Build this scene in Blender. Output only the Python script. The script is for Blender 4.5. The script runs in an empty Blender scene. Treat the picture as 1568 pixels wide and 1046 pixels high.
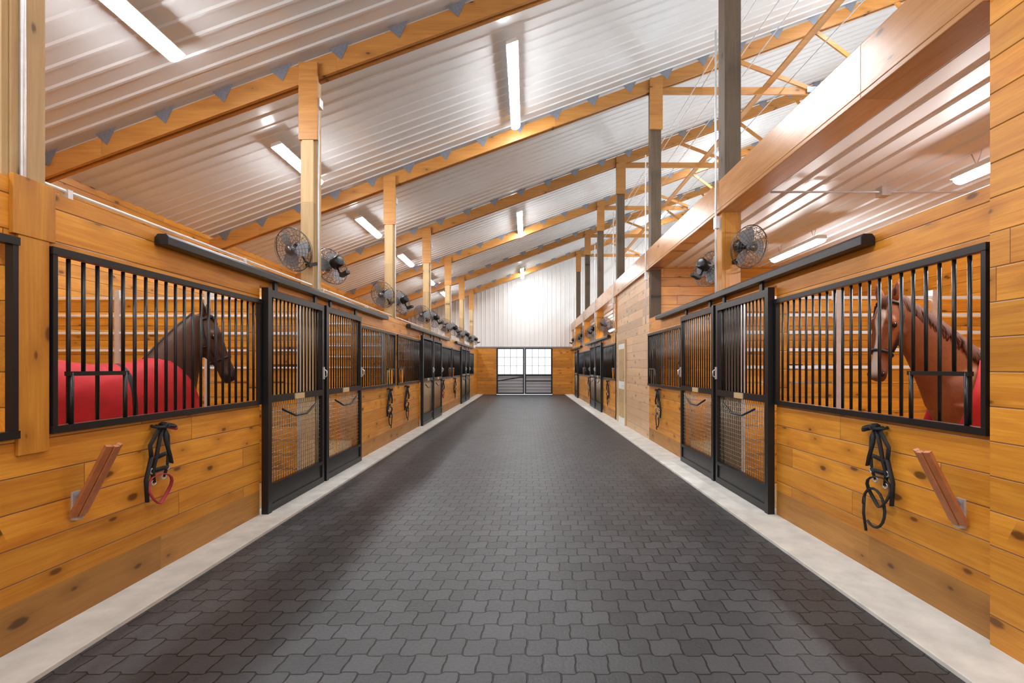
import bpy, math, random
from mathutils import Vector, Matrix
random.seed(7)
scene=bpy.context.scene
COL=scene.collection
# ------------------------------------------------------------------ materials
def newmat(name):
    m=bpy.data.materials.new(name); m.use_nodes=True
    nt=m.node_tree; b=nt.nodes['Principled BSDF']
    return m,nt,b
class N:
    def __init__(s,nt): s.nt=nt
    def n(s,t,**k):
        nd=s.nt.nodes.new(t)
        for a,v in k.items(): setattr(nd,a,v)
        return nd
    def l(s,a,b): s.nt.links.new(a,b)
    def put(s,sock,v):
        if isinstance(v,bpy.types.NodeSocket): s.l(v,sock)
        else: sock.default_value=v
    def math(s,op,a,b=0.0,c=0.0,clamp=False):
        nd=s.n('ShaderNodeMath',operation=op); nd.use_clamp=clamp
        s.put(nd.inputs[0],a); s.put(nd.inputs[1],b)
        if op in('MULTIPLY_ADD','SMOOTH_MIN','COMPARE'): s.put(nd.inputs[2],c)
        return nd.outputs[0]
    def mapr(s,v,a,b,c=0.0,d=1.0):
        nd=s.n('ShaderNodeMapRange'); s.put(nd.inputs[0],v)
        nd.inputs[1].default_value=a; nd.inputs[2].default_value=b
        s.put(nd.inputs[3],c); s.put(nd.inputs[4],d); return nd.outputs[0]
    def mix(s,f,a,b,mode='MIX'):
        nd=s.n('ShaderNodeMix',data_type='RGBA',blend_type=mode)
        s.put(nd.inputs[0],f); s.put(nd.inputs[6],a); s.put(nd.inputs[7],b); return nd.outputs[2]
    def comb(s,x,y,z):
        nd=s.n('ShaderNodeCombineXYZ'); s.put(nd.inputs[0],x); s.put(nd.inputs[1],y); s.put(nd.inputs[2],z); return nd.outputs[0]
    def noise(s,vec,scale=1,detail=4,rough=.5,dist=0):
        nd=s.n('ShaderNodeTexNoise'); s.l(vec,nd.inputs['Vector'])
        nd.inputs['Scale'].default_value=scale; nd.inputs['Detail'].default_value=detail
        nd.inputs['Roughness'].default_value=rough; nd.inputs['Distortion'].default_value=dist
        return nd.outputs[0]
def rgba(c): return (c[0],c[1],c[2],1)
def wood(name,c_light,c_dark,grain='y',across='z',ph=0.178,rough=.38,knots=True,var=.35):
    m,nt,b=newmat(name); g=N(nt)
    tc=g.n('ShaderNodeTexCoord'); sx=g.n('ShaderNodeSeparateXYZ'); g.l(tc.outputs['Object'],sx.inputs[0])
    ax={'x':sx.outputs[0],'y':sx.outputs[1],'z':sx.outputs[2]}
    G=ax[grain]; A=ax[across]; T=ax[[k for k in 'xyz' if k not in(grain,across)][0]]
    idx=g.math('FLOOR',g.math('DIVIDE',A,ph))
    wn=g.n('ShaderNodeTexWhiteNoise',noise_dimensions='1D'); g.l(idx,wn.inputs['W'])
    off=g.math('MULTIPLY',wn.outputs['Value'],9.0)
    gg=g.math('ADD',G,off)
    pidx=g.math('FLOOR',g.math('DIVIDE',gg,2.9))
    wn2=g.n('ShaderNodeTexWhiteNoise',noise_dimensions='3D'); g.l(g.comb(idx,pidx,3.0),wn2.inputs['Vector'])
    R=wn2.outputs['Value']
    R50=g.math('MULTIPLY',R,50.0)
    v=g.comb(g.math('MULTIPLY',G,1.3),g.math('MULTIPLY',A,24.0),g.math('ADD',g.math('MULTIPLY',T,24.0),R50))
    gr=g.noise(v,1.0,5,.6,.9)
    v2=g.comb(g.math('MULTIPLY',G,1.1),g.math('MULTIPLY',A,4.5),g.math('ADD',g.math('MULTIPLY',T,4.5),R50))
    gr2=g.noise(v2,1.0,3,.5,1.2)
    v3=g.comb(g.math('MULTIPLY',G,4.0),g.math('MULTIPLY',A,110.0),g.math('ADD',g.math('MULTIPLY',T,110.0),R50))
    gr3=g.noise(v3,1.0,4,.65,.4)
    f=g.math('ADD',g.math('ADD',g.math('MULTIPLY',g.mapr(gr,.3,.72),.45),g.math('MULTIPLY',g.mapr(gr2,.3,.7),.3)),g.math('MULTIPLY',g.mapr(gr3,.3,.7),.25))
    f=g.mapr(f,.15,.85)
    col=g.mix(f,rgba(c_light),rgba(c_dark))
    k=g.math('ADD',g.math('MULTIPLY',R,var),1-var*.6)
    col=g.mix(1.0,col,g.comb(k,k,k),'MULTIPLY')
    h=g.math('MULTIPLY',f,-.15)
    if knots:
        vo=g.n('ShaderNodeTexVoronoi',voronoi_dimensions='2D'); g.l(g.comb(g.math('ADD',g.math('MULTIPLY',G,2.4),R50),g.math('MULTIPLY',A,5.0),0.0),vo.inputs['Vector']); vo.inputs['Scale'].default_value=1.0
        sc=g.n('ShaderNodeSeparateColor'); g.l(vo.outputs['Color'],sc.inputs[0])
        rad=g.mapr(sc.outputs[0],.58,1.0,0.0,.085)
        wob=g.math('MULTIPLY',g.math('SUBTRACT',gr,.5),.16)
        dn=g.math('ADD',g.math('SUBTRACT',vo.outputs['Distance'],rad),wob)
        kf=g.mapr(dn,0.0,.05,1.0,0.0)
        ok=g.math('GREATER_THAN',sc.outputs[0],.58)
        kf=g.math('MULTIPLY',kf,ok)
        kf=g.math('MULTIPLY',kf,.8)
        halo=g.math('MULTIPLY',g.mapr(dn,0.0,.28,.55,0.0),ok)
        col=g.mix(halo,col,rgba([c*.65 for c in c_dark]))
        col=g.mix(kf,col,rgba([c*.16 for c in c_dark]))
    fr=g.math('FRACT',g.math('DIVIDE',A,ph))
    e=g.math('MINIMUM',fr,g.math('SUBTRACT',1.0,fr))
    gv=g.mapr(e,0.0,.03,0.0,1.0)
    fj=g.math('FRACT',g.math('DIVIDE',gg,2.9))
    ej=g.math('MINIMUM',fj,g.math('SUBTRACT',1.0,fj))
    gj=g.mapr(ej,0.0,.0012,0.0,1.0)
    gv=g.math('MULTIPLY',gv,gj)
    if ph<1:
        col=g.mix(gv,rgba([c*.3 for c in c_dark]),col)
    h=g.math('ADD',h,g.math('MULTIPLY',gv,1.0))
    bp=g.n('ShaderNodeBump'); bp.inputs['Strength'].default_value=.5; bp.inputs['Distance'].default_value=.006
    g.l(h,bp.inputs['Height']); g.l(bp.outputs[0],b.inputs['Normal'])
    g.l(col,b.inputs['Base Color']); b.inputs['Roughness'].default_value=rough
    return m
def plain(name,c,rough=.5,metal=0,noise=0.0,scale=8,bump=0):
    m,nt,b=newmat(name); g=N(nt)
    tc=g.n('ShaderNodeTexCoord')
    nz=g.noise(tc.outputs['Object'],scale,5,.6)
    k=g.mapr(nz,.25,.75,1-noise,1+noise*.4)
    g.l(g.mix(1.0,rgba(c),g.comb(k,k,k),'MULTIPLY'),b.inputs['Base Color'])
    b.inputs['Roughness'].default_value=rough; b.inputs['Metallic'].default_value=metal
    if bump:
        bp=g.n('ShaderNodeBump'); bp.inputs['Strength'].default_value=bump; bp.inputs['Distance'].default_value=.01
        g.l(nz,bp.inputs['Height']); g.l(bp.outputs[0],b.inputs['Normal'])
    return m
def emis(name,c,s):
    m,nt,b=newmat(name)
    b.inputs['Base Color'].default_value=rgba(c); b.inputs['Emission Color'].default_value=rgba(c)
    b.inputs['Emission Strength'].default_value=s; return m
OL=(.78,.35,.04); OD=(.5,.165,.012)
W_y=wood('stained_plank_y',OL,OD,'y','z')
W_x=wood('stained_plank_x',OL,OD,'x','z')
W_z=wood('stained_board_z',OL,OD,'z','y',ph=5.0)
W_pale=wood('tack_plank_y_sheen',(.74,.5,.3),(.62,.37,.19),'y','z')  # paler pinkish planks: reflected light put into the wood colour
W_palex=wood('tack_plank_x',OL,OD,'x','z')
W_skirt=wood('treated_skirt',(.48,.23,.05),(.3,.125,.022),'y','z',ph=5.0,rough=.5)
W_raft=wood('rafter_wood',(.62,.29,.07),(.42,.17,.035),'x','z',ph=50,rough=.45)
W_head=wood('header_wood',(.62,.32,.13),(.44,.19,.06),'y','z',ph=50,rough=.22)
W_post=wood('pine_post',(.66,.47,.23),(.5,.31,.13),'z','y',ph=50,rough=.55)
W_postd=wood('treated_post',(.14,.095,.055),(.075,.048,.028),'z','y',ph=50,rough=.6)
W_rack=plain('varnished_mahogany',(.5,.17,.06),.35,0,.3,20)
BLACK=plain('black_powdercoat',(.008,.008,.009),.35,0,.2,3)
GALV=plain('galvanised_steel',(.72,.73,.75),.35,.6,.15,15)
WIRE=plain('fan_wire',(.12,.12,.125),.3,.7)
MESHW=plain('mesh_wire',(.3,.26,.2),.4,.5)
CONC=plain('concrete',(.68,.66,.61),.8,0,.25,5,.3)
SHAV=plain('shavings',(.55,.36,.16),.95,0,.4,25,.8)
WHITEM=plain('white_metal',(.9,.9,.89),.35,0,.03,2)
CEILM=plain('liner_panel_metal',(.76,.77,.78),.27,.1,.06,2)
WHITEP=plain('white_paint',(.8,.8,.78),.4)
GREYP=plain('grey_paint',(.25,.26,.28),.5)
GALVD=plain('nail_plate_and_pocket',(.3,.34,.42),.4,.6,.3,60)
LIGHT=emis('led_lens',(.95,.98,1),105)
LIGHT2=emis('stall_led_lens',(.97,.985,1),130)
RED=plain('red_blanket',(.52,.008,.015),.7,0,.25,9)
BLKC=plain('black_webbing',(.012,.012,.014),.7)
PINK=plain('pink_webbing',(.38,.03,.05),.7)
ROPE=plain('rope_tan',(.4,.32,.22),.8)
HOOF=plain('hoof',(.06,.045,.035),.5)
EYE=plain('horse_eye',(.01,.006,.004),.08)
TAN=plain('tan_latch',(.6,.42,.22),.4)
# glass
m,nt,b=newmat('window_glass'); g=N(nt)
tr=g.n('ShaderNodeBsdfTransparent'); gl=g.n('ShaderNodeBsdfGlossy'); gl.inputs['Roughness'].default_value=.05
mx=g.n('ShaderNodeMixShader'); mx.inputs[0].default_value=.08
g.l(tr.outputs[0],mx.inputs[1]); g.l(gl.outputs[0],mx.inputs[2])
g.l(mx.outputs[0],nt.nodes['Material Output'].inputs['Surface']); GLASS=m
# pavers
m,nt,b=newmat('rubber_pavers'); g=N(nt)
tc=g.n('ShaderNodeTexCoord'); sx=g.n('ShaderNodeSeparateXYZ'); g.l(tc.outputs['Object'],sx.inputs[0])
X=sx.outputs[0];Y=sx.outputs[1]
BW,BH=.16,.145
def trap(v,amp,sharp):
    return g.math('MULTIPLY',g.math('MINIMUM',1.0,g.math('MAXIMUM',-1.0,g.math('MULTIPLY',g.math('SINE',v),sharp))),amp)
xs=g.math('ADD',X,trap(g.math('MULTIPLY',Y,2*math.pi/BH),.004,1.6))
ys=g.math('ADD',Y,trap(g.math('MULTIPLY',X,2*math.pi/BW),.009,2.6))
br=g.n('ShaderNodeTexBrick'); g.l(g.comb(xs,ys,0.0),br.inputs['Vector'])
br.inputs['Scale'].default_value=1; br.inputs['Brick Width'].default_value=BW; br.inputs['Row Height'].default_value=BH
br.inputs['Mortar Size'].default_value=.0045; br.inputs['Mortar Smooth'].default_value=.5; br.inputs['Bias'].default_value=0
br.inputs['Color1'].default_value=(.026,.028,.032,1); br.inputs['Color2'].default_value=(.052,.055,.061,1); br.inputs['Mortar'].default_value=(.004,.004,.004,1)
br.offset=.5
nz=g.noise(tc.outputs['Object'],60,4,.6); nz2=g.noise(tc.outputs['Object'],1.1,4,.6); nz3=g.noise(tc.outputs['Object'],160,2,.6)
col=g.mix(g.mapr(nz2,.35,.75,0.0,.35),br.outputs['Color'],(.075,.078,.084,1))
col=g.mix(br.outputs['Fac'],col,(.004,.004,.004,1))
col=g.mix(g.mapr(nz3,.64,.74,0.0,.5),col,(.14,.135,.13,1))
g.l(col,b.inputs['Base Color'])
g.l(g.mapr(nz,.3,.7,.36,.56),b.inputs['Roughness'])
bp=g.n('ShaderNodeBump'); bp.inputs['Strength'].default_value=1.0; bp.inputs['Distance'].default_value=.012
h=g.math('ADD',g.math('SUBTRACT',1.0,br.outputs['Fac']),g.math('MULTIPLY',nz,.18)); g.l(h,bp.inputs['Height']); g.l(bp.outputs[0],b.inputs['Normal'])
PAVER=m
def coat(name,c,c2,rough=.6,dark=(.03,.015,.01)):
    m,nt,b=newmat(name); g=N(nt)
    tc=g.n('ShaderNodeTexCoord')
    n1=g.noise(tc.outputs['Object'],4,5,.65); n2=g.noise(tc.outputs['Object'],160,3,.7)
    at=g.n('ShaderNodeAttribute'); at.attribute_name='marks'
    sc=g.n('ShaderNodeSeparateColor'); g.l(at.outputs['Color'],sc.inputs[0])
    col=g.mix(g.mapr(n1,.3,.7),rgba(c),rgba(c2))
    k=g.mapr(n2,.3,.7,.8,1.12); col=g.mix(1.0,col,g.comb(k,k,k),'MULTIPLY')
    col=g.mix(sc.outputs[1],col,rgba(dark))
    col=g.mix(sc.outputs[0],col,(.7,.64,.58,1))
    g.l(col,b.inputs['Base Color'])
    b.inputs['Roughness'].default_value=rough; b.inputs['Specular IOR Level'].default_value=.3
    bp=g.n('ShaderNodeBump'); bp.inputs['Strength'].default_value=.3; bp.inputs['Distance'].default_value=.003
    g.l(n2,bp.inputs['Height']); g.l(bp.outputs[0],b.inputs['Normal']); return m
# ------------------------------------------------------------------ mesh builder
class MB:
    def __init__(s): s.v=[];s.f=[];s.m=[];s.sm=[]
    def add(s,vs,fs,m=0,sm=False):
        o=len(s.v); s.v+= [tuple(p) for p in vs]
        for f in fs: s.f.append([i+o for i in f]); s.m.append(m); s.sm.append(sm)
    def box(s,x0,x1,y0,y1,z0,z1,m=0):
        vs=[(x,y,z) for x in(x0,x1) for y in(y0,y1) for z in(z0,z1)]
        s.add(vs,[(0,1,3,2),(4,6,7,5),(0,4,5,1),(2,3,7,6),(0,2,6,4),(1,5,7,3)],m)
    def beam(s,p0,p1,w,h,m=0,up=(0,0,1)):
        p0=Vector(p0);p1=Vector(p1);d=(p1-p0).normalized();u=Vector(up)
        if abs(d.dot(u))>.99: u=Vector((0,1,0))
        a=d.cross(u).normalized();c=a.cross(d).normalized()
        vs=[p+a*i*w/2+c*j*h/2 for p in(p0,p1) for i in(-1,1) for j in(-1,1)]
        s.add(vs,[(0,1,3,2),(4,6,7,5),(0,4,5,1),(2,3,7,6),(0,2,6,4),(1,5,7,3)],m)
    def tube(s,pts,r,n=8,m=0,closed=False,cap=True,flat=1.0,up=(0,0,1)):
        pts=[Vector(p) for p in pts];k=len(pts);vs=[];rr=r if isinstance(r,(list,tuple)) else [r]*k
        prev=None
        for i,p in enumerate(pts):
            if closed: d=pts[(i+1)%k]-pts[i-1]
            else: d=pts[min(i+1,k-1)]-pts[max(i-1,0)]
            d.normalize()
            if prev is None:
                u=Vector(up)
                if abs(d.dot(u))>.95: u=Vector((1,0,0))
                a=d.cross(u).normalized()
            else:
                a=(prev-d*prev.dot(d)).normalized()
            prev=a; c=a.cross(d)
            for j in range(n):
                t=2*math.pi*j/n; vs.append(p+(a*math.cos(t)*flat+c*math.sin(t))*rr[i])
        fs=[]
        for i in range(k if closed else k-1):
            for j in range(n):
                i2=(i+1)%k; fs.append((i*n+j,i*n+(j+1)%n,i2*n+(j+1)%n,i2*n+j))
        if cap and not closed: fs.append(tuple(range(n))); fs.append(tuple(range((k-1)*n,k*n)))
        s.add(vs,fs,m,True)
    def ring(s,c,ax,r,tr,n=28,k=5,m=0):
        ax=Vector(ax).normalized();u=ax.orthogonal().normalized();w=ax.cross(u);c=Vector(c)
        s.tube([c+(u*math.cos(2*math.pi*i/n)+w*math.sin(2*math.pi*i/n))*r for i in range(n)],tr,k,m,closed=True,up=ax)
    def loft(s,st,n=24,m=0):
        vs=[]
        for c,a,b_,rw,rh in st:
            for j in range(n):
                t=2*math.pi*j/n; vs.append(Vector(c)+Vector(a)*math.cos(t)*rw+Vector(b_)*math.sin(t)*rh)
        k=len(st);fs=[]
        for i in range(k-1):
            for j in range(n): fs.append((i*n+j,i*n+(j+1)%n,(i+1)*n+(j+1)%n,(i+1)*n+j))
        fs.append(tuple(range(n)));fs.append(tuple(range((k-1)*n,k*n)))
        s.add(vs,fs,m,True)
    def mesh(s,name,mats):
        me=bpy.data.meshes.new(name); me.from_pydata(s.v,[],s.f)
        for q in mats: me.materials.append(q)
        me.polygons.foreach_set('material_index',s.m); me.polygons.foreach_set('use_smooth',s.sm)
        me.validate()
        import bmesh
        bm=bmesh.new(); bm.from_mesh(me); bmesh.ops.recalc_face_normals(bm,faces=bm.faces[:]); bm.to_mesh(me); bm.free()
        return me
    def obj(s,name,mats,bevel=0,parent=None):
        return inst(name,s.mesh(name,mats),bevel=bevel,parent=parent)
def inst(name,me,loc=(0,0,0),rot=(0,0,0),scale=(1,1,1),bevel=0,parent=None):
    o=bpy.data.objects.new(name,me); COL.objects.link(o); o.location=loc;o.rotation_euler=rot;o.scale=scale
    if bevel:
        b=o.modifiers.new('bev','BEVEL'); b.width=bevel;b.segments=2;b.limit_method='ANGLE'
    if parent: o.parent=parent
    return o
# ------------------------------------------------------------------ layout
XL,XR=-2.58,2.42; PL,PR=-2.265,2.02
S=3.55; P=[2.55+S*i for i in range(-1,7)]
YN,YF=-3.2,25.8
OXL,OXR=-6.2,6.3; XPK=9.5
SL=.365
def HU(x): return 5.0+SL*(x+2.6)
def HC(x): return HU(x)+.33
GZ0,GZ1=1.09,2.10; TOP=2.40
q=MB(); q.box(PL,PR,YN,YF,-.1,0); q.obj('floor',[PAVER])
q=MB(); q.box(OXL,XL-.1,YN,YF,-.1,.01); q.box(XR+.1,OXR,YN,YF,-.1,.01); q.obj('floor_stalls',[SHAV])
q=MB(); q.box(XL-.1,PL,YN,YF,-.1,.025); q.obj('trim_curb_left',[CONC],.005)
q=MB(); q.box(PR,XR+.1,YN,YF,-.1,.025); q.obj('trim_curb_right',[CONC],.005)
def ribs(L0,L1,pitch=.229):
    out=[];y=L0
    while y<L1:
        out+=[(y,0),(y+.16,0),(y+.175,-.019),(y+.205,-.019),(y+.22,0)]
        y+=pitch
    return out
q=MB(); pr=ribs(YN,YF+.1); vs=[];fs=[]
for (y,d) in pr: vs+=[(OXL-.3,y,HC(OXL-.3)+d),(XPK,y,HC(XPK)+d)]
for i in range(len(pr)-1): fs.append((2*i,2*i+1,2*i+3,2*i+2))
q.add(vs,fs); q.obj('ceiling',[CEILM])
q=MB(); pr=ribs(XR+.12,OXR); vs=[];fs=[]
for (x,d) in pr: vs+=[(x,YN,3.42+d),(x,YF,3.42+d)]
for i in range(len(pr)-1): fs.append((2*i,2*i+1,2*i+3,2*i+2))
q.add(vs,fs); q.box(XR+.12,OXR,YN,YF,3.5,3.6); q.obj('ceiling_stall_lean_to',[WHITEM])
q=MB(); q.box(OXL-.1,OXL,YN,YF,0,HC(OXL)); q.obj('wall_outer_left',[W_y])
q=MB(); q.box(OXR,OXR+.1,YN,YF,0,3.5); q.obj('wall_outer_right',[W_y])
q=MB(); q.box(XPK,XPK+.1,YN,YF,3.5,HC(XPK)); q.obj('wall_arena_right',[WHITEM])
D0,D1,DH=-1.57,1.37,2.46
q=MB()
q.box(XL-.1,D0,YF,YF+.12,0,DH,0); q.box(D1,XR+.1,YF,YF+.12,0,DH,0)
q.box(OXL,XL-.1,YF,YF+.12,0,DH,0); q.box(XR+.1,OXR,YF,YF+.12,0,DH,0)
vs=[];fs=[];pr=ribs(OXL,XPK)
for (x,d) in pr: vs+=[(x,YF+.02+d,DH),(x,YF+.02+d,HC(x)+.05)]
for i in range(len(pr)-1): fs.append((2*i,2*i+1,2*i+3,2*i+2))
q.add(vs,fs,1)
q.box(XL-.1,XR+.1,YF-.03,YF,DH-.01,DH+.06,2)
q.obj('wall_far',[W_x,WHITEM,GREYP])
q=MB(); yf=YF-.02
xm=(D0+D1)/2
for a,bb in((D0,xm-.005),(xm+.005,D1)):
    fw=.075
    q.box(a,a+fw,yf,yf+.06,.02,DH,0); q.box(bb-fw,bb,yf,yf+.06,.02,DH,0)
    for z0,z1 in((.02,.1),(.98,1.07),(DH-.07,DH)): q.box(a+fw,bb-fw,yf,yf+.06,z0,z1,0)
    q.box(a+fw,bb-fw,yf+.025,yf+.04,.1,.98,1)
    z=.24
    while z<.95: q.box(a+fw,bb-fw,yf+.018,yf+.025,z,z+.015,0); z+=.16
    q.beam((a+fw,yf+.015,.72),(bb-fw,yf+.015,.94) if a<xm-.5 else (bb-fw,yf+.015,.72),.02,.05,0)
    for i in range(1,4):
        x=a+fw+(bb-a-2*fw)*i/4; q.box(x-.011,x+.011,yf+.02,yf+.04,1.07,DH-.07,2)
    for i in range(1,3):
        z=1.07+(DH-.07-1.07)*i/3; q.box(a+fw,bb-fw,yf+.02,yf+.04,z-.011,z+.011,2)
    q.box(a+fw,bb-fw,yf+.03,yf+.034,1.07,DH-.07,3)
q.obj('door_1',[BLACK,plain('door_panel_grey',(.42,.43,.46),.5),GREYP,GLASS])
# ------------------------------------------------------------------ aisle walls
def pattern_left(i): return 'GD' if i%2==0 else 'DG'
def pattern_right(i):
    return {-1:'W',0:'GD',1:'DG',2:'T',3:'GD',4:'DG',5:'GD'}[i]
spans=[(i,P[i+1],P[i+2]) for i in range(-1,6)]
DW=1.345; GL=2.05
door_pos=[];grille_pos=[]
def stallwall(s,face,pat,name):
    q=MB(); x0,x1=(face-.09,face) if s<0 else (face,face+.09)
    for i,a,bb in spans:
        p=pat(i)
        if p=='W':
            q.box(x0-.035,x1,YN,bb-.03,.025,5.2,0); continue
        if p=='T':
            q.box(x0,x1,a,11.85,.025,3.42,2); q.box(x0,x1,12.85,bb+.1,.025,3.42,2); q.box(x0,x1,11.85,12.85,2.1,3.42,2); continue
        if p=='GD': g0,g1=a-(.03 if s>0 else 0),bb-DW-.02; d0=bb-DW-.02
        else: g0,g1=a+DW+.02,bb; d0=a+.02
        GLs=GL if s<0 else GL+.09
        gg0=(g1-.03-GLs) if p=='GD' else g0+.03; gg1=gg0+GLs
        q.box(x0,x1,g0,g1,.26,GZ0,0)
        q.box(x0,x1,g0,g1,.025,.26,1)
        q.box(x0,x1,g0,gg0,GZ0,GZ1,0); q.box(x0,x1,gg1,g1,GZ0,GZ1,0)
        q.box(x0,x1,a,bb,2.24,TOP,0)
        q.box(x0,x1,g0,g1,GZ1,2.24,0)
        door_pos.append((s,face,d0)); grille_pos.append((s,face,gg0,p))
    q.box(x0,x1,P[7],YF,.025,TOP if s<0 else 3.42,0)
    if s<0: q.box(x0,x1,YN,P[0],.025,TOP,0)
    q.obj(name,[W_y,W_skirt,W_pale])
stallwall(-1,XL,pattern_left,'wall_left')
stallwall(1,XR,pattern_right,'wall_right')
def door_mesh():
    q=MB(); w=DW-.01; t0,t1=.02,.075
    q.box(t0,t1+.01,0,.07,.0,2.22); q.box(t0,t1,w-.055,w,.03,2.21)
    for z0,z1 in((.03,.1),(.25,.29),(1.1,1.17),(2.14,2.21)): q.box(t0,t1,.07,w-.055,z0,z1)
    q.box(.04,.06,.07,w-.055,.1,.25)
    n=15
    for i in range(1,n):
        y=.07+(w-.125)*i/n; q.tube([(.047,y,1.17),(.047,y,2.14)],.0095,8,0)
    y=.07
    k=int((w-.125)/.05)
    for i in range(1,k): 
        y=.07+(w-.125)*i/k; q.tube([(.047,y,.29),(.047,y,1.1)],.0035,4,1)
    for i in range(1,16):
        z=.29+.81*i/16; q.tube([(.044,.07,z),(.044,w-.055,z)],.0035,4,1)
    q.box(t1,t1+.015,w-.045,w-.015,1.3,1.45,2); q.tube([(t1+.015,w-.03,1.32),(t1+.045,w-.03,1.34),(t1+.045,w-.03,1.4),(t1+.015,w-.03,1.42)],.007,6,2)
    q.box(t1,t1+.012,w*.42,w*.58,1.105,1.165,3)
    q.tube([(.09,w*.2,1.02),(.1,w*.4,.93),(.1,w*.6,.93),(.09,w*.8,1.02)],.012,6,0)
    for y in(.2,w-.2): q.box(.035,.06,y-.03,y+.03,2.2,2.33,0)
    return q.mesh('stall_door',[BLACK,MESHW,GALV,TAN])
DM=door_mesh()
def grille_mesh():
    q=MB(); h=GZ1-GZ0
    q.box(-.01,.035,-.02,GL+.02,-.0,.04); q.box(-.01,.035,-.02,GL+.02,h-.04,h)
    q.box(-.01,.03,-.015,.012,.04,h-.04); q.box(-.01,.03,GL-.012,GL+.015,.04,h-.04)
    n=22
    f0,f1=.1,.47
    for i in range(1,n):
        y=GL*i/n
        z0=.045
        if f0<y<f1 and not abs(y-.27)<.01: z0=.33
        q.tube([(.01,y,z0),(.01,y,h-.045)],.0105,8,0)
    q.box(0,.03,.08,.49,.31,.335)
    q.tube([(.02,.1,.02),(.02,.1,.33)],.012,8,0); q.tube([(.02,.47,.02),(.02,.47,.33)],.012,8,0)
    return q.mesh('stall_grille',[BLACK])
GM=grille_mesh()
for s,f,y in door_pos:
    if s<0: inst('stall_door',DM,(f,y,0),bevel=0)
    else: inst('stall_door',DM,(f,y,0),scale=(-1,1,1))
for s,f,y,p in grille_pos:
    sy=1 if p=='GD' else -1
    kk=1 if s<0 else (GL+.09)/GL
    inst('stall_window_grille',GM,(f,y if sy>0 else y+GL*kk,GZ0),scale=(1 if s<0 else -1,sy*kk,1))
for s,f,ys in((-1,XL,[(P[0]),(P[2]),(P[4]),(P[6])]),(1,XR,[P[2],P[5],P[7]])):
    for y in ys:
        q=MB(); a=max(y-DW*2-.02,YN); b_=min(y+DW*2+.02,YF-.1); xx=f-s*.055
        prof=[(-.05,-.035),(-.05,.02),(-.03,.045),(.03,.045),(.05,.02),(.05,-.035)]
        vs=[(xx+px,yy,2.33+pz) for yy in(a,b_) for px,pz in prof]
        q.add(vs,[(i,(i+1)%6,(i+1)%6+6,i+6) for i in range(6)]+[(0,1,2,3,4,5),(6,7,8,9,10,11)])
        for k in range(5):
            yy=a+.15+(b_-a-.3)*k/4; q.box(min(xx,f),max(xx,f),yy-.03,yy+.03,2.36,2.385)
        q.obj('sliding_door_track',[BLACK],.004)
for k,y in enumerate(P):
    q=MB(); xa=XL-.19; q.box(xa,XL-.012,y-.09,y+.09,0,HU(XL-.1)+.2,0)
    h=HU(XL-.1); q.box(xa-.01,XL+.03,y-.13,y-.09,h-.75,h+.2,1)
    q.box(xa+.03,XL-.02,y-.125,y-.09,TOP,h-.75,0)
    q.tube([(XL+.01,y-.05,TOP),(XL+.01,y-.05,h-.3)],.013,8,2)
    q.box(XL-.01,XL+.05,y-.1,y,h-.33,h-.22,2)
    q.obj('timber_post',[W_post,W_raft,GALV],.004)
    if k<2: continue
    q=MB(); xa=XR+.01; q.box(xa,xa+.2,y-.1,y+.1,0,HU(XR+.1)+.2,0)
    h=HU(XR+.1); q.box(xa-.03,xa+.22,y-.14,y-.1,h-.8,h+.2,1)
    q.tube([(XR-.085,y-.06,TOP-.1),(XR-.085,y-.06,5.6)],.013,8,2)
    q.box(XR-.1,XR-.05,y-.1,y-.02,3.15,3.3,2)
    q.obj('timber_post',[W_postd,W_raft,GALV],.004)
for y in P[2:]:
    if abs(y-9.65)<.1: continue
    q=MB(); q.box(XR-.03,XR+.012,y-.11,y+.1,TOP-.02,3.38); q.box(XR+.012,XR+.2,y-.115,y-.101,TOP-.02,3.38); q.obj('trim_post_cladding',[W_z],.003)
q=MB(); q.box(XR-.06,XR,2.53,YF-.03,3.38,3.73); q.box(XR-.06,XR+.2,2.53,YF-.03,3.34,3.38); q.obj('header_beam',[W_head],.006)
for y in P:
    q=MB()
    for o in(-.045,.045):
        x0,x1=OXL,XPK
        vs=[(x,y+o+d,HU(x)+z) for x in(x0,x1) for d in(-.022,.022) for z in(0,.25)]
        q.add(vs,[(0,1,3,2),(4,6,7,5),(0,4,5,1),(2,3,7,6),(0,2,6,4),(1,5,7,3)],0)
    x=OXL+.3
    while x<XPK-.3:
        z=HU(x)+.25
        for yy in(y-.07,):
            q.add([(x-.13,yy,z-SL*.13+.05),(x+.13,yy,z+SL*.13+.05),(x+.02,yy-.002,z-.13)],[(0,1,2)],1)  # bluish triangles added in place of the dark pockets between purlins
        q.box(x-.02,x+.02,y-.06,y+.06,z-.02,z+.06,0)
        x+=.72
    zb=HU(XR)+.05
    q.beam((XR+.1,y,zb),(XPK,y,zb),.04,.14,0)
    xs=[4.0,5.6,7.2,8.8]
    for i,xx in enumerate(xs[:-1]):
        x2=xs[i+1]
        q.beam((xx,y-.03,HU(xx)+.1),(x2,y-.03,zb+.02),.035,.08,0)
        q.add([(x2-.1,y-.055,zb-.05),(x2+.1,y-.055,zb-.05),(x2+.1,y-.055,zb+.06),(x2-.1,y-.055,zb+.06)],[(0,1,2,3)],1)
    q.obj('roof_truss',[W_raft,GALVD])
q=MB()
q.beam((4.75,YN,HU(XR)+.17),(4.75,YF,HU(XR)+.17),.12,.04)
q.obj('truss_brace',[W_raft])
q=MB()
for x,z in((3.2,6.75),(3.45,6.95),(3.9,7.1),(4.2,7.1),(5.2,7.1)): q.tube([(x,YN,z),(x,YF,z)],.01,5)
q.obj('ceiling_cable',[GALV])
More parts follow.
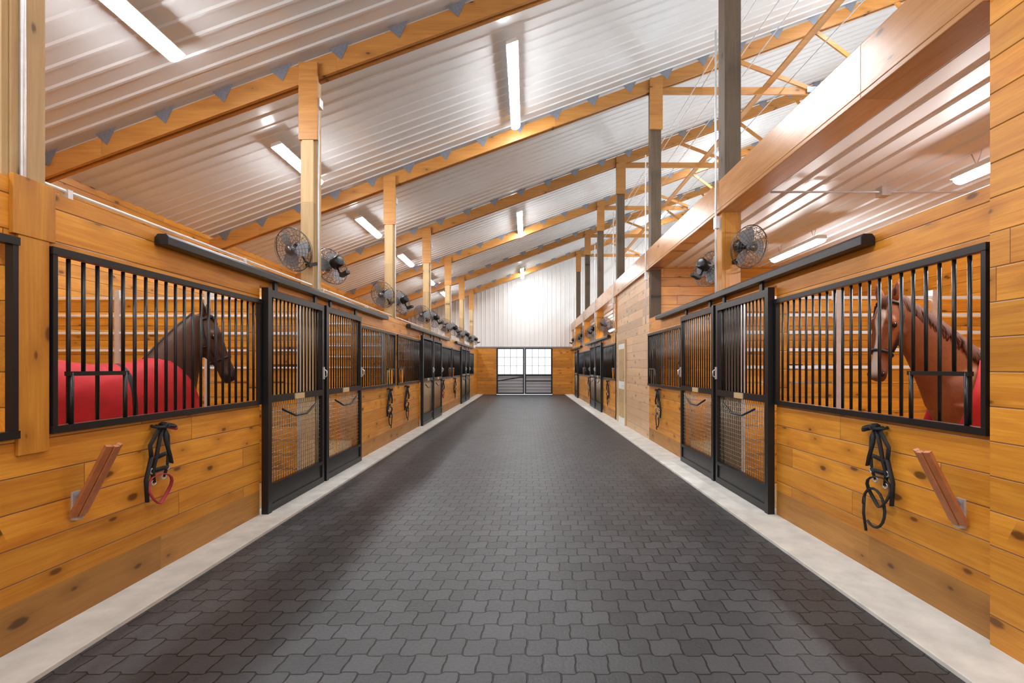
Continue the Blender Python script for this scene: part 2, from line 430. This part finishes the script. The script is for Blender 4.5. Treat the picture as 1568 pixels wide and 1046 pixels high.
q=MB(); q.box(XR+.05,OXR,P[3]-.06,P[3]+.04,0,3.42); q.box(XR+.05,OXR,P[4]-.04,P[4]+.06,0,3.42); q.obj('wall_tack_room',[W_palex])
q=MB(); q.box(XR-.02,XR+.02,11.92,12.78,.03,2.04,0); q.box(XR-.03,XR+.01,11.83,11.92,.025,2.12,1);q.box(XR-.03,XR+.01,12.78,12.87,.025,2.12,1);q.box(XR-.03,XR+.01,11.92,12.78,2.04,2.12,1)
q.box(XR-.03,XR-.02,12.02,12.68,1.1,1.9,1); q.box(XR-.03,XR-.02,12.02,12.68,.2,.9,1); q.tube([(XR-.02,12.0,1.0),(XR-.08,12.0,1.0),(XR-.08,12.12,1.0)],.01,8,2)
q.obj('door_2',[WHITEP,W_post,GALV],.004)
q=MB(); q.box(XL,XL+.025,2.44,2.66,TOP-.28,TOP+.02,0); q.box(XL,XL+.02,2.47,2.63,1.0,TOP-.28,0); q.obj('trim_post_board',[W_z],.003)
def partition(y,xa,xb,bw):
    q=MB(); z=.02
    lo,hi=min(xa,xb),max(xa,xb)
    while z<1.2: q.box(lo,hi,y-.03,y+.03,z,min(z+.172,1.25),0); z+=.178
    z=1.27
    while z<2.3:
        q.box(lo,hi,y-.02,y+.02,z,z+.15,0)
        q.box(lo,hi,y-.045,y-.025,z+.16,z+.16+bw,2); z+=.215
    for t in(.0,.33,.66,1.0):
        x=lo+(hi-lo)*t; q.box(x-.03,x+.03,y-.055,y+.04,.02,2.4,1)
    q.obj('stall_partition',[W_x,GALV,WHITEP])
for k,y in enumerate(P):
    partition(y,OXL+.03,XL-.22,.022)
    if k not in(0,3,4): partition(y,XR+.25,OXR-.03,.038)
q=MB(); q.box(OXL,OXL+.05,YN,YF,3.55,3.78); q.obj('trim_eave_board',[W_y])
q=MB(); q.tube([(XL-.05,P[1]+.1,TOP+.05),(XL-.05,P[7],TOP+.05)],.014,8)
q.tube([(XR+.1,P[1]-.2,TOP+.03),(XR+.1,P[3]-.1,TOP+.03)],.014,8)
for k in range(12):
    y=2.8+k*1.75; q.box(XL-.075,XL-.025,y-.015,y+.015,TOP,TOP+.06)
q.obj('electrical_conduit',[GALV])
q=MB(); q.tube([(XR+.25,5.35,3.36),(OXR-.2,5.35,3.36)],.012,8); q.box(3.85,3.95,5.3,5.4,3.31,3.41); q.obj('electrical_conduit',[GALV])
# ------------------------------------------------------------------ lights
def light_mesh(L,mat,w=.075):
    q=MB()
    vs=[(px,yy,pz) for yy in(-L/2,L/2) for px,pz in((-w*.8,.05),(-w,.0),(w,.0),(w*.8,.05))]
    q.add(vs,[(0,1,5,4),(1,2,6,5),(2,3,7,6),(3,0,4,7),(0,1,2,3),(4,5,6,7)],0)
    vs=[];n=7
    for yy in(-L/2+.02,L/2-.02):
        for i in range(n):
            t=math.pi*i/(n-1); vs.append((-math.cos(t)*w*.9,yy,-math.sin(t)*.05-.001))
    q.add(vs,[(i,i+1,i+1+n,i+n) for i in range(n-1)]+[tuple(range(n)),tuple(range(n,2*n))],1)
    for y in(-L*.35,L*.35): q.tube([(0,y,.05),(0,y-.05,.17)],.004,5,2);q.tube([(0,y,.05),(0,y+.05,.17)],.004,5,2)
    return q.mesh('ceiling_light',[WHITEP,mat,GALV])
LM=light_mesh(2.44,LIGHT,.09); LMs=light_mesh(1.5,LIGHT,.09); LMr=light_mesh(1.25,LIGHT2,.07)
tilt=-math.atan(SL)
for y in(.7,8.1,15.6,23.9): inst('ceiling_light',LM,(-.2,y,HC(-.2)-.2),(0,tilt,0))
for k in range(-1,6):
    inst('ceiling_light',LMs,(-3.7,4.45+S*k,HC(-3.7)-.2),(0,tilt,0))
for y in(3.75,7.0,14.9,18.5,22.0): inst('ceiling_light',LMr,(3.85,y,3.12))
for y in(0.7,7.8,15.3,22.4): inst('ceiling_light',LM,(6.2,y,HC(6.2)-.2),(0,tilt,0))  # arena-side lamps added to brighten the unlit upper roof, no fixtures known there
# ------------------------------------------------------------------ fans
def fan_mesh():
    q=MB(); R=.25
    for x,rs in((.07,(.06,.1,.14,.18,.22)),(-.07,(.1,.16,.22))):
        for r in rs: q.ring((x*(1-.25*(r/R)**2),0,0),(1,0,0),r,.0028,28,4,0)
    q.ring((0,0,0),(1,0,0),R,.006,32,6,0)
    for i in range(24):
        t=2*math.pi*i/24; c,s=math.cos(t),math.sin(t)
        q.tube([(.072,.04*c,.04*s),(.065,.14*c,.14*s),(.045,.22*c,.22*s),(0,R*c,R*s)],.0025,4,0)
        q.tube([(-.075,.06*c,.06*s),(-.065,.14*c,.14*s),(-.045,.22*c,.22*s),(0,R*c,R*s)],.0025,4,0)
    q.tube([(.07,0,0),(.082,0,0)],.045,16,0)
    q.tube([(-.2,0,0),(-.19,0,0),(-.07,0,0),(-.06,0,0)],[.05,.072,.072,.04],18,1)
    for i in range(3):
        t=2*math.pi*i/3; c=Vector((0,math.cos(t),math.sin(t)));e=Vector((0,-math.sin(t),math.cos(t)))
        vs=[];
        for r,w,tw in((.03,.03,.025),(.1,.075,.03),(.17,.09,.025),(.215,.06,.015)):
            vs+=[c*r-e*w+Vector((tw,0,0)),c*r+e*w-Vector((tw,0,0))]
        q.add(vs,[(0,1,3,2),(2,3,5,4),(4,5,7,6)],2,True)
    q.tube([(0,0,0),(.03,0,0)],.035,12,2)
    q.tube([(-.12,.0,-.07),(-.14,.0,-.15),(-.22,0,-.2)],.014,8,1)
    q.box(-.3,-.16,-.03,.03,-.22,-.18,1)
    return q.mesh('barn_fan',[WIRE,BLACK,GREYP])
FM=fan_mesh()
def fan(loc,d,sc=1.0):
    d=Vector(d).normalized()
    o=inst('barn_fan',FM,loc); o.rotation_euler=d.to_track_quat('X','Z').to_euler(); o.scale=(sc,)*3
for k,y in enumerate(P):
    if k<2: continue
    fan((XL-.14,y-.38,2.82),(-.35,-1,-.35)); fan((XL+.0,y+.36,2.78),(-.9,.55,-.3))
    if k in(3,4): continue
    fan((XR+.2,y-.34,2.86),(.35,-1,-.35)); fan((XR+.0,y+.36,2.75),(.9,.55,-.3))
# ------------------------------------------------------------------ halters
def halter_mesh(mat2,lead=False):
    q=MB()
    q.tube([(0,0,0),(.07,0,-.01),(.09,0,.02)],.01,8,0)
    q.ring((.03,0,.0),(.15,0,1),.045,.010,18,6,0); q.ring((.04,0.06,.0),(.3,.2,1),.04,.010,18,6,0)
    def strap(p,mm=0,r=.016): q.tube(p,r,6,mm,flat=.35)
    strap([(.05,0,0),(.045,.05,-.08),(.03,.07,-.18),(.03,.06,-.3),(.03,.03,-.36)])
    strap([(.05,0,0),(.05,-.03,-.1),(.04,-.04,-.2),(.03,-.06,-.3),(.03,-.05,-.38)])
    strap([(.05,.01,0),(.07,.0,-.1),(.08,.02,-.2),(.06,.06,-.27)],0)
    pts=[(.05+.02*math.sin(t*2),.0+.085*math.cos(t)-.02,-.43+.1*math.sin(t)) for t in [2*math.pi*i/18 for i in range(18)]]
    q.tube(pts,.013,6,1,closed=True,flat=.4)
    strap([(.03,.06,-.3),(.06,.0,-.29),(.03,-.06,-.3)],0)
    strap([(.03,-.06,-.22),(.05,.0,-.2),(.03,.07,-.2)],0)
    strap([(.05,.02,0),(.06,.1,-.03),(.05,.12,-.03)],1)
    for a in((.03,.06,-.3),(.03,-.06,-.3),(.03,.03,-.36),(.03,-.05,-.38)): q.ring(a,(1,0,0),.018,.005,12,5,2)
    strap([(.04,-.08,-.2),(.03,-.11,-.35),(.03,-.1,-.5)])
    strap([(.05,-.02,0),(.04,-.09,-.12),(.04,-.08,-.2)],0)
    if lead:
        pts=[(.05,.02+.09*math.cos(t),-.55+.13*math.sin(t)) for t in [2*math.pi*i/20 for i in range(18)]]
        q.tube(pts,.009,6,0); q.tube([(.05,.1,-.5),(.04,.12,-.62),(.03,.11,-.74)],.009,6,0)
    return q.mesh('halter',[BLKC,mat2,GALV])
HP,HB,HR=halter_mesh(PINK),halter_mesh(BLKC,True),halter_mesh(ROPE,True)
for s,me,y in((-1,HP,3.41),(-1,HB,9.1),(-1,HB,10.4),(-1,HP,14.9),(-1,HB,17.4),(1,HB,3.32),(1,HR,8.85),(1,HB,14.3),(1,HR,18.6)):
    f=XL if s<0 else XR
    inst('halter',me,(f,y,1.04),scale=(1 if s<0 else -1,1.15,1))
def rack_mesh():
    q=MB(); top=Vector((.235,0,-.0)); bot=Vector((.03,0,-.4)); d=(top-bot).normalized(); n=Vector((d.z,0,-d.x))
    L=(top-bot).length
    for off,t in((-.036,.35),(0,0),(.036,-.35)):
        c=bot+Vector((0,off,0))+n*(-.0 if off==0 else -.012)
        q.beam(c,c+d*L,.034,.024,0,up=n+Vector((0,-t,0)))
    for k in(.12,.5,.88):
        c=bot+d*L*k-n*.02; q.beam(c-Vector((0,.04,0)),c+Vector((0,.04,0)),.03,.02,0,up=n)
    q.tube([top-d*.03-n*.02,(.12,0,-.17),(.0,0,-.3)],.007,8,1)
    q.box(0,.012,-.025,.025,-.42,-.26,1)
    q.box(0,.03,-.02,.02,-.42,-.34,1)
    return q.mesh('saddle_rack',[W_rack,GALV])
RM=rack_mesh()
inst('saddle_rack',RM,(XL,2.8,1.0)); inst('saddle_rack',RM,(XR,2.72,.98),scale=(-1,1,1))
# ------------------------------------------------------------------ horses
def sstep(a,b,x):
    t=min(1,max(0,(x-a)/(b-a))); return t*t*(3-2*t)
def horse(name,loc,heading,poll,head_dir,cmat,manemat,blaze,blanket=None,hyaw=0.0,nyaw=0.0):
    q=MB(); Yv=Vector((0,1,0))
    def sag(st,yo=0):
        out=[]
        for i,(x,z,rw,rh) in enumerate(st):
            a=st[max(i-1,0)];b_=st[min(i+1,len(st)-1)]
            t=Vector((b_[0]-a[0],0,b_[1]-a[1])).normalized()
            out.append((Vector((x,yo if not callable(yo) else yo(i),z)),Yv,Vector((-t.z,0,t.x)),rw,rh))
        return out
    trunk=[(-.84,1.18,.05,.07),(-.8,1.2,.17,.2),(-.68,1.2,.25,.28),(-.5,1.19,.28,.32),(-.3,1.15,.28,.32),(-.05,1.1,.29,.33),(.2,1.1,.28,.35),(.4,1.14,.25,.36),(.55,1.17,.22,.33),(.66,1.17,.17,.26),(.73,1.17,.08,.13)]
    q.loft(sag(trunk))
    px,pz=poll
    nb=Vector((.5,0,1.24)); pp=Vector((px,0,pz))
    mid=(nb+pp)/2+Vector((-.03,0,.06))
    path=[]
    for t in [i/8 for i in range(9)]:
        c=nb*(1-t)**2+mid*2*t*(1-t)+pp*t*t; path.append((c.x,c.z,.15*(1-t)+.065*t,.3*(1-t)**1.2+.12*(1-(1-t)**1.2)))
    Rn=Matrix.Rotation(nyaw,3,'Z')
    st=sag(path); st2=[]
    for i,(c,a,n_,rw,rh) in enumerate(st):
        Rk=Matrix.Rotation(nyaw*min(1,i/3),3,'Z'); st2.append((nb+Rk@(c-nb),Rk@a,Rk@n_,rw,rh))
    q.loft(st2); pp=nb+Rn@(pp-nb)
    hd=Vector((head_dir[0],0,head_dir[1])).normalized(); Rh=Matrix.Rotation(nyaw+hyaw,3,'Z'); 
    fr=Rh@Vector((-hd.z,0,hd.x)); hd=Rh@hd; sd=Rh@Yv
    HL=.66
    hs=[(-.12,.045,.05,.0),(-.07,.07,.09,-.01),(0,.085,.115,-.02),(.12,.1,.14,-.035),(.25,.105,.15,-.045),(.36,.095,.14,-.045),(.5,.07,.11,-.03),(.63,.056,.086,-.018),(.76,.054,.075,-.012),(.87,.062,.077,-.015),(.95,.058,.066,-.02),(1.0,.04,.045,-.025)]
    q.loft([(pp+hd*t*HL+fr*o,sd,fr,rw,rh) for t,rw,rh,o in hs])
    for s in(-1,1):
        c=pp+hd*.27*HL+sd*s*.078+fr*.055
        q.tube([c-hd*.045,c-hd*.02,c+hd*.015,c+hd*.04],[.012,.026,.026,.01],10,0)
        c=pp+hd*.3*HL+sd*s*.07-fr*.09   # jowl
        q.tube([c-hd*.08,c-hd*.04,c+hd*.03,c+hd*.08],[.02,.05,.05,.015],12,0)
        c=pp+hd*.9*HL+sd*s*.045
        q.tube([c-hd*.03,c-hd*.015,c+hd*.015,c+hd*.03],[.013,.026,.026,.013],10,0)
        # cheek ridge
        c=pp+hd*.5*HL+sd*s*.062+fr*.03
        q.tube([c-hd*.12,c,c+hd*.1],[.012,.014,.004],8,0)
    def leg(pts,yo,ys):
        st=sag(pts,lambda i:yo*ys[i]); q.loft(st,16)
    for s in(-1,1):
        leg([(.5,1.15,.1,.16),(.48,.95,.1,.13),(.44,.8,.075,.09),(.47,.65,.055,.06),(.48,.5,.05,.052),(.475,.38,.034,.037),(.475,.24,.032,.036),(.48,.17,.04,.042),(.52,.09,.036,.04),(.535,.05,.05,.06),(.545,.0,.058,.068)],s,[.15,.16,.165,.16,.155,.15,.15,.15,.15,.15,.15])
        leg([(-.58,1.15,.13,.2),(-.52,.98,.13,.18),(-.48,.82,.1,.13),(-.56,.68,.07,.085),(-.66,.56,.05,.06),(-.67,.48,.045,.055),(-.64,.35,.034,.04),(-.62,.23,.034,.038),(-.61,.17,.042,.044),(-.57,.09,.037,.04),(-.56,.05,.05,.06),(-.55,.0,.058,.068)],s,[.13,.15,.16,.155,.15,.15,.15,.15,.15,.15,.15,.15])
    tmp=q.obj('tmp',[cmat])
    r=tmp.modifiers.new('r','REMESH'); r.mode='VOXEL'; r.voxel_size=.011; r.use_smooth_shade=True
    sm=tmp.modifiers.new('s','SMOOTH'); sm.factor=.5; sm.iterations=8
    dg=bpy.context.evaluated_depsgraph_get()
    me=bpy.data.meshes.new_from_object(tmp.evaluated_get(dg)); bpy.data.objects.remove(tmp)
    me.materials.clear()
    for q_ in(cmat,HOOF): me.materials.append(q_)
    ca=me.color_attributes.new('marks','FLOAT_COLOR','POINT')
    rw_=random.Random(5)
    cols=[]
    for vtx in me.vertices:
        c=vtx.co; v=c-pp; t=v.dot(hd)/HL; o=v.dot(fr); l=abs(v.dot(sd)-.004*math.sin(t*17)); R_=0.0;G_=0.0
        if -.1<t<1.1 and abs(o)<.22 and l<.14:
            G_=sstep(.78,.95,t)*.8
            if blaze and o>-.01:
                wd=.014+.022*math.exp(-((t-.22)/.12)**2)+.016*sstep(.55,.8,t)
                R_=(1-sstep(wd-.003,wd+.010,l))*sstep(.08,.16,t)*(1-sstep(.9,1.0,t))
        elif c.z<.75 and abs(c.x)<1: G_=1-sstep(.5,.72,c.z)
        cols+= [R_,G_,0.0,1.0]
    ca.data.foreach_set('color',cols)
    for p in me.polygons:
        p.use_smooth=True; p.material_index=1 if p.center.z<.07 else 0
    root=bpy.data.objects.new(name,None); COL.objects.link(root)
    inst('body',me,parent=root)
    q=MB()
    for s in(-1,1):
        base=pp+hd*(-.05*HL)+sd*s*.05+fr*.035
        up=(-hd*.75+fr*.35+sd*s*.18).normalized()
        q.tube([base-up*.02,base+up*.03,base+up*.08,base+up*.125,base+up*.155],[.026,.034,.03,.016,.003],10,0,flat=.6)
        q.tube([base+up*.03+fr*.014,base+up*.08+fr*.014,base+up*.12+fr*.008],[.012,.016,.004],8,1)
        e=pp+hd*.3*HL+sd*s*.098+fr*.047
        q.tube([e-sd*s*.025,e-sd*s*.008,e+sd*s*.004,e+sd*s*.011],[.016,.024,.019,.005],14,2)
        nn=pp+hd*.93*HL+sd*s*.055+fr*.012
        q.tube([nn-hd*.02,nn,nn+hd*.02],[.005,.014,.006],8,2)
        def hp(t,off,f): return pp+hd*t*HL+sd*s*off+fr*f
        q.tube([hp(.0,.1,.02),hp(.15,.112,-.01),hp(.4,.108,-.04),hp(.62,.073,-.03)],.011,6,3,flat=.4)
        q.tube([hp(.4,.108,-.04),hp(.36,.07,-.16),hp(.36,0,-.2)],.011,6,3)
    ring=lambda t,rw,rh,o:[pp+hd*t*HL+fr*o+sd*math.cos(a)*rw+fr*math.sin(a)*rh for a in [2*math.pi*i/20 for i in range(20)]]
    q.tube(ring(.64,.066,.094,-.018),.012,6,3,closed=True)
    q.tube(ring(.0,.092,.122,-.02),.011,6,3,closed=True)
    rnd=random.Random(3)
    for i,(c,a,n_,rw,rh) in enumerate(st2[:-1]):
        c2,a2,n2,rw2,rh2=st2[i+1]
        for k in range(9):
            t=k/9; C=c.lerp(c2,t); nn=n_.lerp(n2,t).normalized(); rr=rh+(rh2-rh)*t; ww=rw+(rw2-rw)*t
            if nn.x>0.3: nn=-nn
            sdv=a.lerp(a2,t)
            top=C+nn*(rr+.004); L=.08+.08*rnd.random(); jx=.02*(rnd.random()-.5)
            q.tube([top-sdv*.0,top+sdv*ww*.6-nn*.03,top+sdv*(ww*.98)-Vector((jx,0,L)),top+sdv*(ww*1.0)-Vector((jx*2,0,L+.05))],[.012,.013,.010,.002],6,1)
    for k in range(6):
        b0=pp-hd*.06+fr*.07+sd*(k-2.5)*.012
        q.tube([b0,b0+hd*.06+fr*.035,b0+hd*(.13+.02*rnd.random())+fr*.03],[.009,.012,.003],6,1)
    for k in range(10):
        y=(k-4.5)*.012
        q.tube([(-.82,y*.5,1.3),(-.93,y,1.2),(-.96,y*1.6,.9),(-.94,y*1.8,.55+.03*(k%3))],[.02,.025,.025,.006],6,1)
    inst('head_details',q.mesh('head_details',[cmat,manemat,EYE,BLKC]),parent=root)
    if blanket:
        mat,xf=blanket
        def samp(x):
            for i in range(len(trunk)-1):
                a,b_=trunk[i],trunk[i+1]
                if a[0]<=x<=b_[0]:
                    t=(x-a[0])/(b_[0]-a[0]); return [a[j]+(b_[j]-a[j])*t for j in range(4)]
            return trunk[0] if x<0 else trunk[-1]
        xf_=[];x=-.87
        while x<xf: xf_.append(x); x+=.04
        vs=[];n=30
        for x in xf_:
            _,zc,rw,rh=samp(max(x,-.8)); rw+=.035; rh+=.03
            if x>.3: rw+=.02
            rw=max(rw,.25) if x>.3 else rw
            if x<-.8: rw*=.85; rh*=.9
            for j in range(n):
                u=-1+2*j/(n-1)
                if abs(u)<.6:
                    a=u/.6*math.pi/2; y=rw*math.sin(a); z=zc+rh*math.cos(a)
                else:
                    k=(abs(u)-.6)/.4; y=math.copysign(rw+.012*math.sin(x*26)*k+.02*k,u); z=zc-k*(zc-.68)
                fwd=max(0,(x-(xf-.3))/.3)*max(0,abs(u)-.15)*.38
                vs.append((x+fwd,y*(1-.25*max(0,x+fwd-.62)/.2),z+.004*math.sin(x*40+u*9)))
        fs=[]
        for i in range(len(xf_)-1):
            for j in range(n-1): fs.append((i*n+j,i*n+j+1,(i+1)*n+j+1,(i+1)*n+j))
        qb=MB()
        qb.v=vs
        for kf,f in enumerate(fs):
            i=kf//(n-1); j=kf%(n-1); qb.f.append(list(f)); 
            qb.m.append(1 if (j<1 or j>n-3 or i in(9,24)) else 0); qb.sm.append(True)
        ob=inst('blanket',qb.mesh('blanket',[mat,BLKC]),parent=root)
        so=ob.modifiers.new('s','SOLIDIFY'); so.thickness=.012
    root.location=loc; root.rotation_euler=(0,0,heading)
    return root
BAY=coat('dark_bay_coat',(.06,.026,.015),(.1,.042,.022),.5,(.012,.01,.01)); CH=coat('chestnut_coat',(.3,.085,.022),(.17,.045,.013),.6,(.1,.04,.025)); GR=coat('grey_coat',(.35,.33,.3),(.22,.2,.19))
BLKH=plain('black_hair',(.014,.011,.01),.6,0,.4,40); CHD=plain('chestnut_mane',(.11,.032,.014),.8,0,.4,40)
horse('horse',(-3.62,4.15,.01),math.radians(65),(.86,1.9),(.36,-.8),BAY,BLKH,False,(RED,.5),hyaw=-.85)
horse('horse',(4.06,3.86,.01),math.radians(163),(1.02,1.96),(.26,-.8),CH,CHD,True,(RED,.46),hyaw=.75)
horse('horse',(4.75,8.3,.01),math.radians(215),(1.15,1.45),(.5,-.75),GR,BLKH,False,None)
horse('horse',(-4.6,8.1,.01),math.radians(-25),(1.1,1.75),(.5,-.75),CH,BLKH,False,None)
# ------------------------------------------------------------------ world / camera
w=bpy.data.worlds.new('World'); scene.world=w; w.use_nodes=True
bg=w.node_tree.nodes['Background']; bg.inputs[0].default_value=(.9,.95,1,1); bg.inputs[1].default_value=1.7
cam=bpy.data.cameras.new('camera'); co=bpy.data.objects.new('camera',cam); COL.objects.link(co)
co.location=(0,0,1.45); co.rotation_euler=(math.pi/2,0,0)
cam.sensor_width=36; cam.lens=36*750/1568; cam.shift_x=-22/1568; cam.shift_y=39/1568; cam.clip_start=.05
scene.camera=co
scene.view_settings.view_transform='Standard'
scene.view_settings.look='None'
scene.view_settings.exposure=.03
